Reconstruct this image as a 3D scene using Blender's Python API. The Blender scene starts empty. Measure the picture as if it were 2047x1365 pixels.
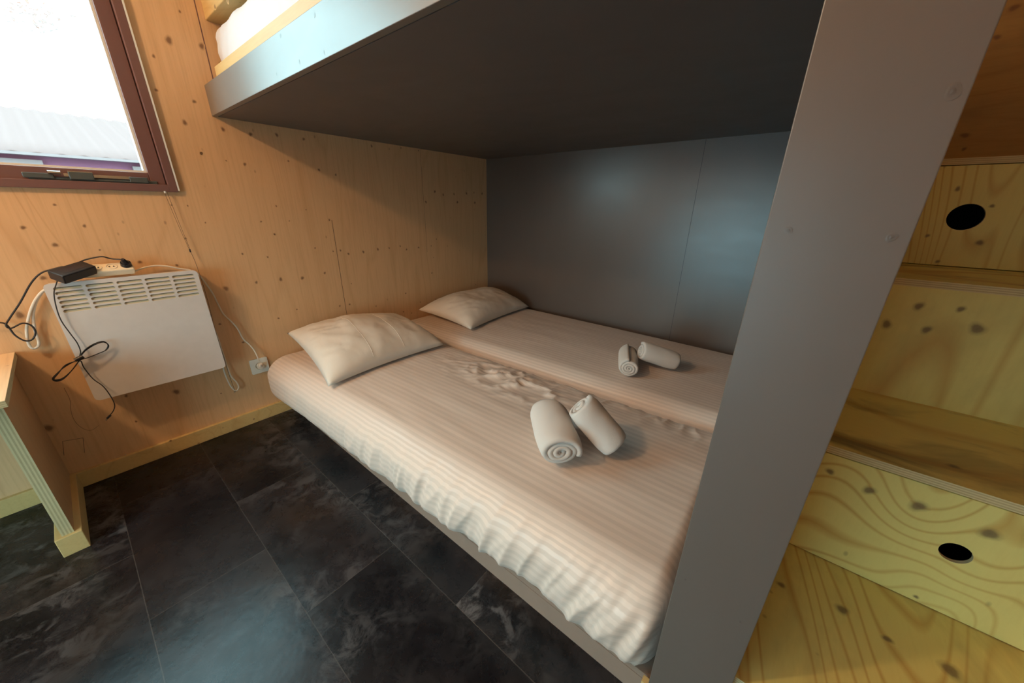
import bpy, bmesh, math, random
from mathutils import Vector, Matrix, noise
from math import sin, cos, pi, radians, sqrt, exp
SC = bpy.context.scene
C = SC.collection
S = 1.15                       # one "unit" of the survey below = 1.15 m (the eye height)
def V(x, y, z):                # survey units, z measured from eye level -> metres above the floor
    return Vector((x*S, y*S, (z+1)*S))

# ------------------------------------------------------------------ camera
YAW, PITCH, ROLL, FPX = radians(38.84471801), radians(-20.89045643), radians(0.84241431), 704.378
fw = Vector((cos(PITCH)*cos(YAW), cos(PITCH)*sin(YAW), sin(PITCH)))
rt = Vector((sin(YAW), -cos(YAW), 0)); up = rt.cross(fw)
rt, up = cos(ROLL)*rt + sin(ROLL)*up, -sin(ROLL)*rt + cos(ROLL)*up
cd = bpy.data.cameras.new('camera'); cam = bpy.data.objects.new('camera', cd); C.objects.link(cam)
cd.sensor_width = 36; cd.lens = FPX/2047*36; cd.clip_start = .02; cd.clip_end = 200
M = Matrix((rt, up, -fw)).transposed().to_4x4(); M.translation = V(0, 0, 0); cam.matrix_world = M
SC.camera = cam
def on(px, py, ax, val):       # the point of a real plane (survey units) seen at a photo pixel
    d = (px-1023.5)/FPX*rt - (py-682.5)/FPX*up + fw
    d = d*(val/d[ax]); return Vector(d)
def onm(px, py, ax, val):
    return V(*on(px, py, ax, val))

# ------------------------------------------------------------------ world, daylight, lamps, exposure
w = bpy.data.worlds.new('sky'); SC.world = w; w.use_nodes = True
bg = w.node_tree.nodes['Background']; bg.inputs[0].default_value = (.53, .92, 1, 1); bg.inputs[1].default_value = 9.5
SC.view_settings.view_transform = 'Standard'; SC.view_settings.look = 'None'
SC.view_settings.exposure = 0.0; SC.view_settings.gamma = 1; SC.view_settings.use_curve_mapping = False
SC.cycles.use_denoising = True
SC.cycles.max_bounces = 10; SC.cycles.diffuse_bounces = 6; SC.cycles.transparent_max_bounces = 12
SC.cycles.sample_clamp_indirect = 6
def light(name, kind, loc, energy, color, size=.1, aim=None, size_y=None, portal=False):
    l = bpy.data.lights.new(name, kind); o = bpy.data.objects.new(name, l); C.objects.link(o)
    l.energy = energy; l.color = color; o.location = loc
    if kind == 'AREA':
        l.size = size
        if size_y: l.shape = 'RECTANGLE'; l.size_y = size_y
        if portal: l.cycles.is_portal = True
    else: l.shadow_soft_size = size
    if aim is not None: o.rotation_euler = (Vector(aim)-Vector(loc)).to_track_quat('-Z', 'Y').to_euler()
    return o
WX0, WX1, WZ0, WZ1 = -.85, .325, .035, 1.05          # window opening in the wood wall
DX, DY0, DY1, DZ0, DZ1 = -1.3, .12, 1.40, -.90, .14 # glazed door in the wall behind the camera
light('ceiling_lamp_light', 'POINT', V(-.8, 1.2, .9), 57, (1, .63, .34), .05)
light('window_portal', 'AREA', V((WX0+WX1)/2, 2.0, (WZ0+WZ1)/2), 1, (1, 1, 1), (WX1-WX0)*S, V((WX0+WX1)/2, 1, (WZ0+WZ1)/2), (WZ1-WZ0)*S, True)
light('door_portal', 'AREA', V(DX-.06, (DY0+DY1)/2, (DZ0+DZ1)/2), 1, (1, 1, 1), (DY1-DY0)*S, V(0, (DY0+DY1)/2, (DZ0+DZ1)/2), (DZ1-DZ0)*S, True)

# ------------------------------------------------------------------ materials
class NT:
    def __init__(s, name):
        s.m = bpy.data.materials.new(name); s.m.use_nodes = True; s.t = s.m.node_tree; s.n = s.t.nodes
        s.b = s.n['Principled BSDF']
    def add(s, typ, **kw):
        n = s.n.new(typ)
        for k, v in kw.items():
            if k[0] == '_': n.inputs[int(k[1:])].default_value = v
            else: setattr(n, k, v)
        return n
    def link(s, a, b): s.t.links.new(a, b)
    def math(s, op, a, b=None, c=None):
        n = s.n.new('ShaderNodeMath'); n.operation = op
        for i, v in enumerate((a, b, c)):
            if v is None: continue
            if isinstance(v, (int, float)): n.inputs[i].default_value = v
            else: s.link(v, n.inputs[i])
        return n.outputs[0]
    def mix(s, f, a, b):
        n = s.n.new('ShaderNodeMix'); n.data_type = 'RGBA'
        for i, v in ((0, f), (6, a), (7, b)):
            if isinstance(v, (int, float)): n.inputs[i].default_value = v
            elif isinstance(v, tuple): n.inputs[i].default_value = (*v, 1)
            else: s.link(v, n.inputs[i])
        return n.outputs[2]
    def coords(s, scale=(1, 1, 1), loc=(0, 0, 0)):
        tc = s.n.new('ShaderNodeTexCoord'); mp = s.n.new('ShaderNodeMapping')
        mp.inputs['Scale'].default_value = scale; mp.inputs['Location'].default_value = loc
        s.link(tc.outputs['Object'], mp.inputs[0]); return mp.outputs[0]
    def noise(s, vec, scale, detail=3, rough=.5, dist=0):
        n = s.n.new('ShaderNodeTexNoise'); s.link(vec, n.inputs['Vector'])
        n.inputs['Scale'].default_value = scale; n.inputs['Detail'].default_value = detail
        n.inputs['Roughness'].default_value = rough; n.inputs['Distortion'].default_value = dist
        return n.outputs['Fac']
    def ramp(s, f, stops):
        n = s.n.new('ShaderNodeValToRGB'); s.link(f, n.inputs[0]); e = n.color_ramp.elements
        while len(e) < len(stops): e.new(.5)
        for i, (p, c) in enumerate(stops):
            e[i].position = p; e[i].color = (*c, 1) if len(c) == 3 else c
        return n.outputs[0]
    def attr(s, name):
        n = s.n.new('ShaderNodeAttribute'); n.attribute_name = name; return n.outputs['Fac']
    def bump(s, h, strength=.3, dist=.002):
        n = s.n.new('ShaderNodeBump'); n.inputs['Strength'].default_value = strength
        n.inputs['Distance'].default_value = dist; s.link(h, n.inputs['Height'])
        s.link(n.outputs[0], s.b.inputs['Normal'])
    def col(s, v):
        if isinstance(v, tuple): s.b.inputs['Base Color'].default_value = (*v, 1)
        else: s.link(v, s.b.inputs['Base Color'])
    def rough(s, v):
        if isinstance(v, (int, float)): s.b.inputs['Roughness'].default_value = v
        else: s.link(v, s.b.inputs['Roughness'])

def mat_plain(name, col, rough=.5, metal=0, bump=0, bs=400, spec=None):
    t = NT(name); t.col(col); t.rough(rough); t.b.inputs['Metallic'].default_value = metal
    n = t.noise(t.coords(), bs if bump else 30, 3)
    if bump: t.bump(n, bump, .001)
    else:
        c = t.mix(n, tuple(x*.94 for x in col), tuple(min(1, x*1.05) for x in col)); t.col(c)
    if spec is not None: t.b.inputs['Specular IOR Level'].default_value = spec
    return t.m

def mat_ply(name, base, line, grain=(1, 1, .12), rings=7, ring_scale=1.1, ring_mix=.35, seed=0., rough=.45,
            stain=0., line_w=.12, fleck=.25, strong=False, knotcol=(.13, .055, .025)):
    """softwood plywood veneer: contour rings of a stretched field, fine grain, knots from the 'knot' attribute"""
    t = NT(name)
    v = t.coords(grain, (seed, seed*1.7, seed*.6))
    f = t.noise(v, ring_scale, 2, .45, .7 if strong else .35)
    fr = t.math('FRACT', t.math('MULTIPLY', f, rings*4))
    d = t.math('ABSOLUTE', t.math('SUBTRACT', fr, .5))
    ln = t.math('SMOOTH_MAX', t.math('SUBTRACT', 1, t.math('DIVIDE', d, line_w)), 0, .2)
    ln = t.math('MINIMUM', ln, 1)
    vary = t.noise(v, 2.3, 2, .5)
    ln = t.math('MULTIPLY', ln, t.math('MULTIPLY', t.math('SUBTRACT', vary, .10 if strong else .25), 2.0 if strong else 1.7))
    ln = t.math('MINIMUM', ln, 1)
    ln = t.math('MAXIMUM', ln, 0)
    c = t.mix(t.math('MULTIPLY', ln, ring_mix), base, line)
    g2 = tuple(x*22 if x > .5 else x*9 for x in grain)
    fine = t.noise(t.coords(g2), 6, 3, .6)
    c = t.mix(t.math('MULTIPLY', t.math('SUBTRACT', fine, .45), fleck*2.2), c, tuple(x*.62 for x in line))
    big = t.noise(t.coords((1, 1, 1), (seed, 0, seed)), 1.6, 2, .5)
    c = t.mix(t.math('MULTIPLY', t.math('SUBTRACT', big, .35), .55), c, tuple(x*y for x, y in zip(base, (.94, .82, .70))))
    if stain:
        st = t.noise(t.coords(tuple(1.6 if x > .5 else .9 for x in grain), (seed+3, 1, 2)), 3.2, 5, .62, .6)
        st = t.ramp(st, [(.48, (0, 0, 0)), (.66, (1, 1, 1))])
        c = t.mix(t.math('MULTIPLY', st, stain), c, (.12, .10, .055))
    sp = t.n.new('ShaderNodeTexVoronoi'); t.link(t.coords((1, 1, .55) if grain[2] < .5 else (1, 1, 1), (seed, 2, 0)), sp.inputs['Vector'])
    sp.inputs['Scale'].default_value = 13
    dot = t.ramp(sp.outputs['Distance'], [(.03, (1, 1, 1)), (.07, (0, 0, 0))])
    c = t.mix(t.math('MULTIPLY', dot, .4), c, knotcol)
    k = t.attr('knot')
    c = t.mix(t.math('MULTIPLY', k, .85), c, knotcol)
    t.col(c); t.rough(rough); t.bump(fine, .12, .0006)
    return t.m

WALLCOL, WALLLINE = (.68, .445, .245), (.42, .22, .09)
M_WALL = mat_ply('spruce_plywood_wall', WALLCOL, WALLLINE, (1, 1, .10), 5, 2.2, .42, 0, .42, fleck=.28)
M_STAIR = [mat_ply('pine_plywood_%d' % i, (.68, .62, .23), (.45, .25, .055), g, r, rs, .85, sd, .42, st, .17, .10, True, (.12, .08, .05))
           for i, (g, r, rs, sd, st) in enumerate([((1, .8, .45), 14, 2.1, 3.1, .0), ((1, .6, .14), 8, 2.0, 7.7, .15),
                                                   ((1, 1.3, .22), 9, 2.2, 11.3, .0), ((.30, 1, 1), 11, 2.2, 5.9, .30), ((.8, .3, 1), 3, 2.0, 15.2, .85)])]
M_PLYH = mat_ply('plywood_horizontal_grain', (.38, .22, .065), (.24, .10, .025), (1, .12, 1), 3, 2.4, .5, 9.1, .45, .25, .15)
M_DESK = mat_ply('plywood_desk', (.70, .53, .34), (.42, .23, .10), (1, .12, 1), 4, 2.2, .4, 4.4, .45)
M_DESKLEG = mat_ply('plywood_desk_leg', (.52, .33, .17), (.34, .17, .08), (1, 1, .12), 4, 2.2, .35, 6.4, .5)
def mat_lamin(name, n=7):
    t = NT(name); v = t.attr('lam')
    s_ = t.math('FRACT', t.math('MULTIPLY', v, .5))
    s_ = t.math('GREATER_THAN', s_, .5)
    ns = t.noise(t.coords(), 60, 3)
    c = t.mix(s_, (.56, .47, .26), (.38, .30, .15)); c = t.mix(t.math('MULTIPLY', ns, .4), c, (.62, .55, .34))
    t.col(c); t.rough(.6); return t.m
M_LAM = mat_lamin('plywood_edge_laminations')
M_TIMBER = mat_ply('pine_timber', (.60, .44, .19), (.42, .22, .07), (1, .15, 1), 3, 3, .5, 2.2, .5)

def mat_grey(name, col, rough, seed=0):
    t = NT(name)
    n = t.noise(t.coords((1, 1, .25), (seed, 0, 0)), 5, 4, .55, .5)
    c = t.mix(n, tuple(x*.90 for x in col), tuple(x*1.10 for x in col))
    k = t.attr('knot'); c = t.mix(t.math('MULTIPLY', k, .5), c, tuple(x*.45 for x in col))
    t.col(c)
    n2 = t.noise(t.coords((1, .5, 1.6), (seed, 3, 0)), 6, 5, .6, 1.2)
    t.rough(t.math('ADD', rough-.06, t.math('MULTIPLY', n2, .12)))
    t.bump(n2, .10, .003)
    t.b.inputs['Specular IOR Level'].default_value = .75
    return t.m
M_GREY = mat_grey('grey_paint', (.112, .095, .083), .40)
M_GREYW = mat_grey('grey_painted_wall_board', (.098, .076, .064), .33, 4)
M_GREYW.node_tree.nodes['Principled BSDF'].inputs['Specular IOR Level'].default_value = 1.0
M_GREYD = mat_grey('grey_paint_underside', (.105, .092, .088), .5, 8)
M_TAUPE = mat_plain('taupe_board', (.26, .19, .15), .5)

def mat_floor():
    t = NT('slate_look_vinyl_tiles')
    tc = t.n.new('ShaderNodeTexCoord'); sx = t.n.new('ShaderNodeSeparateXYZ'); t.link(tc.outputs['Object'], sx.inputs[0])
    W, L = .262*S, .575*S
    u = t.math('DIVIDE', t.math('SUBTRACT', sx.outputs[0], .141*S), W)
    col = t.math('FLOOR', u); fu = t.math('SUBTRACT', u, col)
    par = t.math('FLOORED_MODULO', col, 2.0)
    v = t.math('DIVIDE', t.math('ADD', sx.outputs[1], t.math('MULTIPLY', t.math('SUBTRACT', 1, par), .29*S)), L)
    v = t.math('SUBTRACT', v, .505/.575)
    row = t.math('FLOOR', v); fv = t.math('SUBTRACT', v, row)
    def edge(f, size, wd):
        a = t.math('MINIMUM', f, t.math('SUBTRACT', 1, f))
        return t.math('LESS_THAN', t.math('MULTIPLY', a, size), wd)
    e = t.math('MAXIMUM', edge(fu, W, .0011), edge(fv, L, .0011))
    cb = t.n.new('ShaderNodeCombineXYZ'); t.link(col, cb.inputs[0]); t.link(row, cb.inputs[1])
    wn = t.n.new('ShaderNodeTexWhiteNoise'); t.link(cb.outputs[0], wn.inputs['Vector'])
    # per-tile shifted coordinates
    vm = t.n.new('ShaderNodeVectorMath'); vm.operation = 'MULTIPLY_ADD'
    t.link(wn.outputs['Color'], vm.inputs[0]); vm.inputs[1].default_value = (9, 9, 9); t.link(tc.outputs['Object'], vm.inputs[2])
    P = vm.outputs[0]
    n1 = t.noise(P, 4.2, 10, .72, .35); n2 = t.noise(P, 15, 9, .74, .5); n3 = t.noise(P, 1.9, 3, .5, .3)
    blotch = t.ramp(n1, [(.40, (0, 0, 0)), (.68, (1, 1, 1))])
    c = t.mix(blotch, (.0030, .0026, .0038), (.032, .028, .031))
    veins = t.ramp(n2, [(.50, (0, 0, 0)), (.60, (1, 1, 1))])
    vv = t.math('MULTIPLY', veins, t.ramp(n3, [(.45, (.04, .04, .04)), (.68, (1, 1, 1))]))
    c = t.mix(t.math('MULTIPLY', vv, .85), c, (.12, .115, .12))
    rust = t.ramp(t.noise(P, 2.6, 3, .5), [(.55, (0, 0, 0)), (.75, (1, 1, 1))])
    c = t.mix(t.math('MULTIPLY', rust, .6), c, (.040, .024, .014))
    c = t.mix(t.math('MULTIPLY', wn.outputs['Value'], .75), c, (.007, .006, .008))
    c = t.mix(t.math('MULTIPLY', e, .45), c, (.085, .075, .07))
    t.col(c)
    t.rough(t.math('ADD', .20, t.math('MULTIPLY', n2, .16))); t.b.inputs['Specular IOR Level'].default_value = .3
    t.bump(t.math('SUBTRACT', t.math('ADD', t.noise(P, 9, 3, .5), t.math('MULTIPLY', t.noise(P, 60, 3, .55), .16)), t.math('MULTIPLY', e, .3)), .35, .004)
    return t.m
M_FLOOR = mat_floor()

def mat_satin(name, stripes=True, col=(.655, .545, .475)):
    t = NT(name)
    if stripes:
        a = t.attr('arc')
        s_ = t.math('FRACT', t.math('DIVIDE', a, .026))
        st = t.ramp(s_, [(.0, (0, 0, 0)), (.06, (1, 1, 1)), (.5, (1, 1, 1)), (.56, (0, 0, 0))])
        c = t.mix(st, tuple(x*.89 for x in col), col)
        t.rough(t.math('SUBTRACT', .62, t.math('MULTIPLY', st, .20)))
    else:
        c = col; t.rough(.6)
    t.col(c)
    w1 = t.noise(t.coords((1, 1, 1)), 900, 2); w2 = t.noise(t.coords((1, .4, 1)), 14, 3, .5, .4)
    t.bump(t.math('ADD', t.math('MULTIPLY', w1, .05), w2), .22, .004)
    t.b.inputs['Sheen Weight'].default_value = .12
    return t.m
M_SHEET = mat_satin('striped_satin_sheet')
M_PILLOW = mat_satin('pillowcase_satin', False, (.64, .575, .50))
M_UPSHEET = mat_satin('upper_sheet', False, (.64, .70, .78))
def mat_towel():
    t = NT('terry_towel'); t.col((.76, .70, .65)); t.rough(.95)
    n = t.noise(t.coords(), 700, 3, .7); t.bump(n, .9, .003); t.b.inputs['Sheen Weight'].default_value = .3
    return t.m
M_TOWEL = mat_towel()
M_HEAT = mat_plain('white_enamel', (.66, .64, .63), .35)
M_CREAM = mat_plain('cream_louvre', (.72, .62, .42), .5)
M_STRIP = mat_plain('ivory_plastic', (.80, .72, .55), .4)
M_WHITE = mat_plain('white_plastic', (.72, .76, .72), .35)
M_SOCK = mat_plain('socket_plastic', (.74, .70, .60), .4)
M_BLACK = mat_plain('black_plastic', (.012, .012, .016), .35)
M_DARK = mat_plain('void_shade_black', (.006, .006, .006), .9)
M_CORD = mat_plain('black_cord', (.014, .011, .011), .45)
M_WCORD = mat_plain('white_cord', (.70, .66, .58), .45)
M_STRING = mat_plain('blind_string', (.08, .05, .03), .7)
M_STEEL = mat_plain('chrome', (.6, .6, .6), .2, 1)
M_GUN = mat_plain('gunmetal_bar', (.11, .14, .15), .35, .5)
M_FRAME = mat_plain('brown_red_window_frame', (.16, .085, .082), .40)
M_SEAL = mat_plain('dark_seal', (.012, .010, .016), .6)
M_BEAD = mat_plain('pale_glazing_bead', (.70, .74, .74), .4)
M_SCREW = mat_plain('screw_head', (.5, .48, .42), .35, 1)
def mat_glass():
    t = NT('clear_pane'); t.n.remove(t.b)
    o = t.n['Material Output']; tr = t.n.new('ShaderNodeBsdfTransparent'); gl = t.n.new('ShaderNodeBsdfGlossy')
    gl.inputs['Roughness'].default_value = .02; fr = t.n.new('ShaderNodeLayerWeight'); fr.inputs[0].default_value = .5
    fz = t.math('MULTIPLY_ADD', t.math('POWER', fr.outputs['Facing'], 5), .6, .03)
    mx = t.n.new('ShaderNodeMixShader'); t.link(fz, mx.inputs[0]); t.link(tr.outputs[0], mx.inputs[1]); t.link(gl.outputs[0], mx.inputs[2])
    t.link(mx.outputs[0], o.inputs[0]); return t.m
M_GLASS = mat_glass()
M_ROOF = mat_plain('pale_corrugated_sheet', (.195, .120, .112), .8, spec=0)
M_MAROON = mat_plain('maroon_boards', (.21, .080, .125), .8, spec=0)
M_OUTW = mat_plain('outside_white_paint', (.24, .17, .165), .8, spec=0)
M_TEAL = mat_plain('outside_dark_glass', (.11, .115, .115), .6, spec=0)
M_GROUND = mat_plain('pale_gravel', (.27, .30, .34), .9)
M_LEAF = mat_plain('pale_green_leaves', (.62, .40, .34), .8, spec=0)
M_BARK = mat_plain('bark', (.05, .04, .03), .9)
M_CEIL = mat_plain('cream_ceiling_board', (.74, .69, .58), .6)

# ------------------------------------------------------------------ mesh helpers (bmesh in world metres)
def thing(name, label, cat, loc, group=None):
    o = bpy.data.objects.new(name, None); C.objects.link(o); o.location = loc; o.empty_display_size = .05
    o['label'] = label; o['category'] = cat
    if group: o['group'] = group
    return o
def wloc(o):
    v = Vector(o.location)
    while o.parent: o = o.parent; v += o.location
    return v
def obj(name, bm, mats, parent=None, smooth=False, bevel=0, base=None):
    me = bpy.data.meshes.new(name)
    org = wloc(parent) if parent else (Vector(base) if base is not None else Vector((0, 0, 0)))
    bmesh.ops.translate(bm, verts=bm.verts, vec=-org); bm.normal_update()
    bm.to_mesh(me); bm.free()
    for m in (mats if isinstance(mats, (list, tuple)) else [mats]): me.materials.append(m)
    o = bpy.data.objects.new(name, me); C.objects.link(o)
    if parent: o.parent = parent
    else: o.location = org
    if smooth:
        for p in me.polygons: p.use_smooth = True
    if bevel:
        b = o.modifiers.new('bevel', 'BEVEL'); b.width = bevel; b.segments = 2; b.limit_method = 'ANGLE'; b.angle_limit = radians(40)
    return o
def tag(o, label, cat, group=None):
    o['label'] = label; o['category'] = cat
    if group: o['group'] = group
    return o
def struct(name, bm, mats, parent=None, **kw):
    o = obj(name, bm, mats, parent, **kw)
    if not parent: o['kind'] = 'structure'
    return o
def box(bm, a, b, mi=0):                                  # corners in metres
    x0, x1 = sorted((a[0], b[0])); y0, y1 = sorted((a[1], b[1])); z0, z1 = sorted((a[2], b[2]))
    v = [bm.verts.new(p) for p in ((x0, y0, z0), (x1, y0, z0), (x1, y1, z0), (x0, y1, z0), (x0, y0, z1), (x1, y0, z1), (x1, y1, z1), (x0, y1, z1))]
    fs = [bm.faces.new([v[i] for i in f]) for f in ((0, 3, 2, 1), (4, 5, 6, 7), (0, 1, 5, 4), (1, 2, 6, 5), (2, 3, 7, 6), (3, 0, 4, 7))]
    for f in fs: f.material_index = mi
    return fs
def ub(bm, a, b, mi=0): return box(bm, V(*a), V(*b), mi)   # corners in survey units
def new(): return bmesh.new()
def obox(bm, c, ax, ay, az, mi=0):                        # oriented box from half-axis vectors
    c = Vector(c); v = []
    for sz in (-1, 1):
        for sx, sy in ((-1, -1), (1, -1), (1, 1), (-1, 1)): v.append(bm.verts.new(c+sx*ax+sy*ay+sz*az))
    for f in ((0, 3, 2, 1), (4, 5, 6, 7), (0, 1, 5, 4), (1, 2, 6, 5), (2, 3, 7, 6), (3, 0, 4, 7)):
        bm.faces.new([v[i] for i in f]).material_index = mi
def frame_of(d):
    d = Vector(d).normalized(); a = Vector((0, 0, 1)) if abs(d.z) < .9 else Vector((1, 0, 0))
    u = d.cross(a).normalized(); return u, u.cross(d).normalized(), d
def smooth_path(pts, n=8):
    P = [Vector(p) for p in pts]; P = [2*P[0]-P[1]] + P + [2*P[-1]-P[-2]]; out = []
    for i in range(1, len(P)-2):
        for k in range(n):
            t = k/n; a, b, c, d = P[i-1], P[i], P[i+1], P[i+2]
            out.append(.5*((2*b)+(c-a)*t+(2*a-5*b+4*c-d)*t*t+(3*b-a-3*c+d)*t**3))
    out.append(P[-2]); return out
def tube(bm, pts, r, n=8, seg=8, mi=0, taper=None):
    path = smooth_path(pts, seg) if seg > 1 else [Vector(p) for p in pts]
    rings = []; u = None
    for i, p in enumerate(path):
        d = (path[min(i+1, len(path)-1)]-path[max(i-1, 0)])
        if d.length < 1e-9: d = Vector((0, 0, 1))
        d.normalize()
        if u is None: u = frame_of(d)[0]
        u = (u-d*u.dot(d)).normalized(); v = d.cross(u)
        rr = r if taper is None else r*taper(i/(len(path)-1))
        rings.append([bm.verts.new(p+rr*(cos(2*pi*k/n)*u+sin(2*pi*k/n)*v)) for k in range(n)])
    for a, b in zip(rings, rings[1:]):
        for k in range(n): bm.faces.new((a[k], a[(k+1) % n], b[(k+1) % n], b[k])).material_index = mi
    bm.faces.new(rings[0][::-1]).material_index = mi; bm.faces.new(rings[-1]).material_index = mi
def cyl(bm, c, axis, r, h, n=32, r2=None, mi=0):          # centred at c, half-height h along axis
    u, v, d = frame_of(axis); c = Vector(c); r2 = r if r2 is None else r2
    a = [bm.verts.new(c-d*h+r*(cos(2*pi*k/n)*u+sin(2*pi*k/n)*v)) for k in range(n)]
    b = [bm.verts.new(c+d*h+r2*(cos(2*pi*k/n)*u+sin(2*pi*k/n)*v)) for k in range(n)]
    for k in range(n): bm.faces.new((a[k], a[(k+1) % n], b[(k+1) % n], b[k])).material_index = mi
    bm.faces.new(a[::-1]).material_index = mi; bm.faces.new(b).material_index = mi
def rrect(w, h, r, n=6):
    out = []
    for cx_, cy_, a0 in ((w/2-r, h/2-r, 0), (-w/2+r, h/2-r, 90), (-w/2+r, -h/2+r, 180), (w/2-r, -h/2+r, 270)):
        for k in range(n+1):
            a = radians(a0+90*k/n); out.append((cx_+r*cos(a), cy_+r*sin(a)))
    return out
def plate(outline, holes, th, xf, bevel=0):
    """flat plate with holes: outline and holes are 2-D loops, xf maps (u, v, w) to world metres"""
    cu = bpy.data.curves.new('tmp', 'CURVE'); cu.dimensions = '2D'; cu.fill_mode = 'BOTH'; cu.extrude = th/2; cu.bevel_depth = bevel
    cu.bevel_resolution = 1
    for loop in [outline]+holes:
        sp = cu.splines.new('POLY'); sp.points.add(len(loop)-1)
        for p, q in zip(sp.points, loop): p.co = (q[0], q[1], 0, 1)
        sp.use_cyclic_u = True
    o = bpy.data.objects.new('tmp', cu); C.objects.link(o)
    dg = bpy.context.evaluated_depsgraph_get(); me = bpy.data.meshes.new_from_object(o.evaluated_get(dg))
    bm = bmesh.new(); bm.from_mesh(me); bpy.data.objects.remove(o); bpy.data.curves.remove(cu); bpy.data.meshes.remove(me)
    bmesh.ops.remove_doubles(bm, verts=bm.verts, dist=1e-6)
    for v in bm.verts: v.co = xf(*v.co)
    bmesh.ops.recalc_face_normals(bm, faces=bm.faces)
    return bm
def circle(cx_, cy_, r, n=40): return [(cx_+r*cos(2*pi*k/n), cy_+r*sin(2*pi*k/n)) for k in range(n)]
def knots(bm, lst, ax, val, nrm, mi=0, lift=.0005):
    """knots in the veneer: slightly raised discs of the same board, darkened by the 'knot' attribute; lst = (px, py, radius in mm, elongation)"""
    lay = bm.verts.layers.float.get('knot')
    if lay is None: lay = bm.verts.layers.float.new('knot')
    nrm = Vector(nrm)
    for k in lst:
        px, py, rad = k[:3]; el = k[3] if len(k) > 3 else 1.15
        c = onm(px, py, ax, val)+nrm*lift; rad /= 1000
        if ax == 2: u, v = Vector((1, 0, 0)), Vector((0, 1, 0))
        elif ax == 1: u, v = Vector((1, 0, 0)), Vector((0, 0, 1))
        else: u, v = Vector((0, 1, 0)), Vector((0, 0, 1))
        rn = random.Random(int(px*7+py*13)); n = 14; ph = rn.random()*6
        cc = bm.verts.new(c+nrm*.0002); cc[lay] = 1.0; prev = None
        rings = []
        for q, val_ in ((.62, .9), (1.0, .35), (1.5, 0)):
            ring = []
            for i in range(n):
                a = 2*pi*i/n; rr = rad*q*(1+.13*sin(a*2+ph)+.08*sin(3*a+ph*2))
                x = bm.verts.new(c+rr*(cos(a)*u+el*sin(a)*v)-nrm*(.0001 if q > 1.2 else 0)); x[lay] = val_; ring.append(x)
            rings.append(ring)
        for i in range(n):
            j = (i+1) % n
            fs = [bm.faces.new((cc, rings[0][i], rings[0][j]))]
            for a_, b_ in zip(rings, rings[1:]): fs.append(bm.faces.new((a_[i], b_[i], b_[j], a_[j])))
            for f in fs:
                f.material_index = mi; f.normal_update()
                if f.normal.dot(nrm) < 0: f.normal_flip()
def lam_layer(bm, axis, lo, hi):
    lay = bm.verts.layers.float.get('lam')
    if lay is None: lay = bm.verts.layers.float.new('lam')
    for v in bm.verts:
        v[lay] = (v.co[axis]-lo)/(hi-lo)*7
def fbm(x, y, z, o=3): return noise.fractal(Vector((x, y, z)), 1.0, 2.0, o)

# ------------------------------------------------------------------ room shell
YW, XB, YR, ZC = 1.9, 2.04, -1.0, 1.15
bm = new(); ub(bm, (DX-.1, YR-.1, -1.05), (XB+.1, YW+.1, -1.0)); struct('floor', bm, M_FLOOR)
bm = new(); ub(bm, (DX-.1, YR-.1, ZC), (XB+.1, YW+.1, ZC+.05)); struct('ceiling', bm, M_CEIL)
# wood wall with the window opening
def k1(pts, s, ox, oy): return [(ox+p[0]/s, oy+p[1]/s, *p[2:]) for p in pts]
wk = k1([(60, 140, 8), (297, 182, 7), (468, 212, 7), (630, 216, 7), (797, 242, 6), (1218, 285, 6), (1400, 297, 4), (1508, 313, 4), (163, 330, 5), (432, 398, 6),
         (317, 376, 3), (702, 378, 4), (892, 433, 6), (996, 463, 5), (78, 655, 3), (188, 760, 3), (627, 657, 4), (812, 680, 3), (533, 753, 4), (616, 832, 4),
         (956, 743, 5), (708, 749, 3), (417, 952, 4), (573, 974, 3), (868, 917, 4), (980, 937, 4), (1025, 932, 5), (1075, 953, 6), (1167, 941, 7), (1257, 925, 7),
         (1327, 917, 5), (1395, 905, 5), (1435, 926, 6), (1510, 914, 6), (1588, 904, 4), (504, 1130, 6), (655, 1111, 8), (789, 1103, 8), (928, 1072, 6), (315, 1168, 10),
         (1610, 567, 8), (1662, 587, 7), (1729, 583, 6), (1806, 578, 8), (1853, 574, 5), (1903, 580, 8), (1750, 633, 8), (1858, 636, 8), (1555, 632, 7), (1620, 862, 4),
         (1603, 975, 3), (1592, 1072, 5), (1021, 1276, 5), (1082, 1266, 5), (1430, 1198, 5), (1246, 1277, 4), (1416, 1312, 5), (1466, 1320, 4), (1520, 1252, 4),
         (1864, 1144, 4), (755, 1298, 4), (640, 1352, 4), (1093, 1138, 3)], 3.1015, 350, 200)
wk += k1([(140, 15, 6), (335, 120, 7), (262, 320, 7), (120, 545, 11), (848, 224, 6), (1073, 243, 5), (605, 150, 3), (1070, 1010, 11), (765, 1035, 5), (825, 1190, 4),
          (295, 1230, 12), (1333, 600, 5), (1475, 710, 5), (1340, 1020, 3), (1690, 565, 4), (1125, 80, 4), (1470, 175, 4), (1623, 193, 4), (1665, 55, 4), (512, 5, 5)], 3.0333, 0, 450)
wk += k1([(1097, 262, 11), (1310, 300, 9), (998, 365, 5), (1262, 660, 6), (1015, 585, 5), (1430, 412, 4), (1168, 75, 4), (1308, 996, 5), (355, 1330, 4), (1115, 1332, 3)], 3.25, 0, 0)
bm = new()
T = .16
ub(bm, (DX-.1, YW, -1), (WX0, YW+T, ZC)); ub(bm, (WX1, YW, -1), (XB+.1, YW+T, ZC))
ub(bm, (WX0, YW, -1), (WX1, YW+T, WZ0)); ub(bm, (WX0, YW, WZ1), (WX1, YW+T, ZC))
knots(bm, wk, 1, YW, (0, -1, 0))
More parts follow.
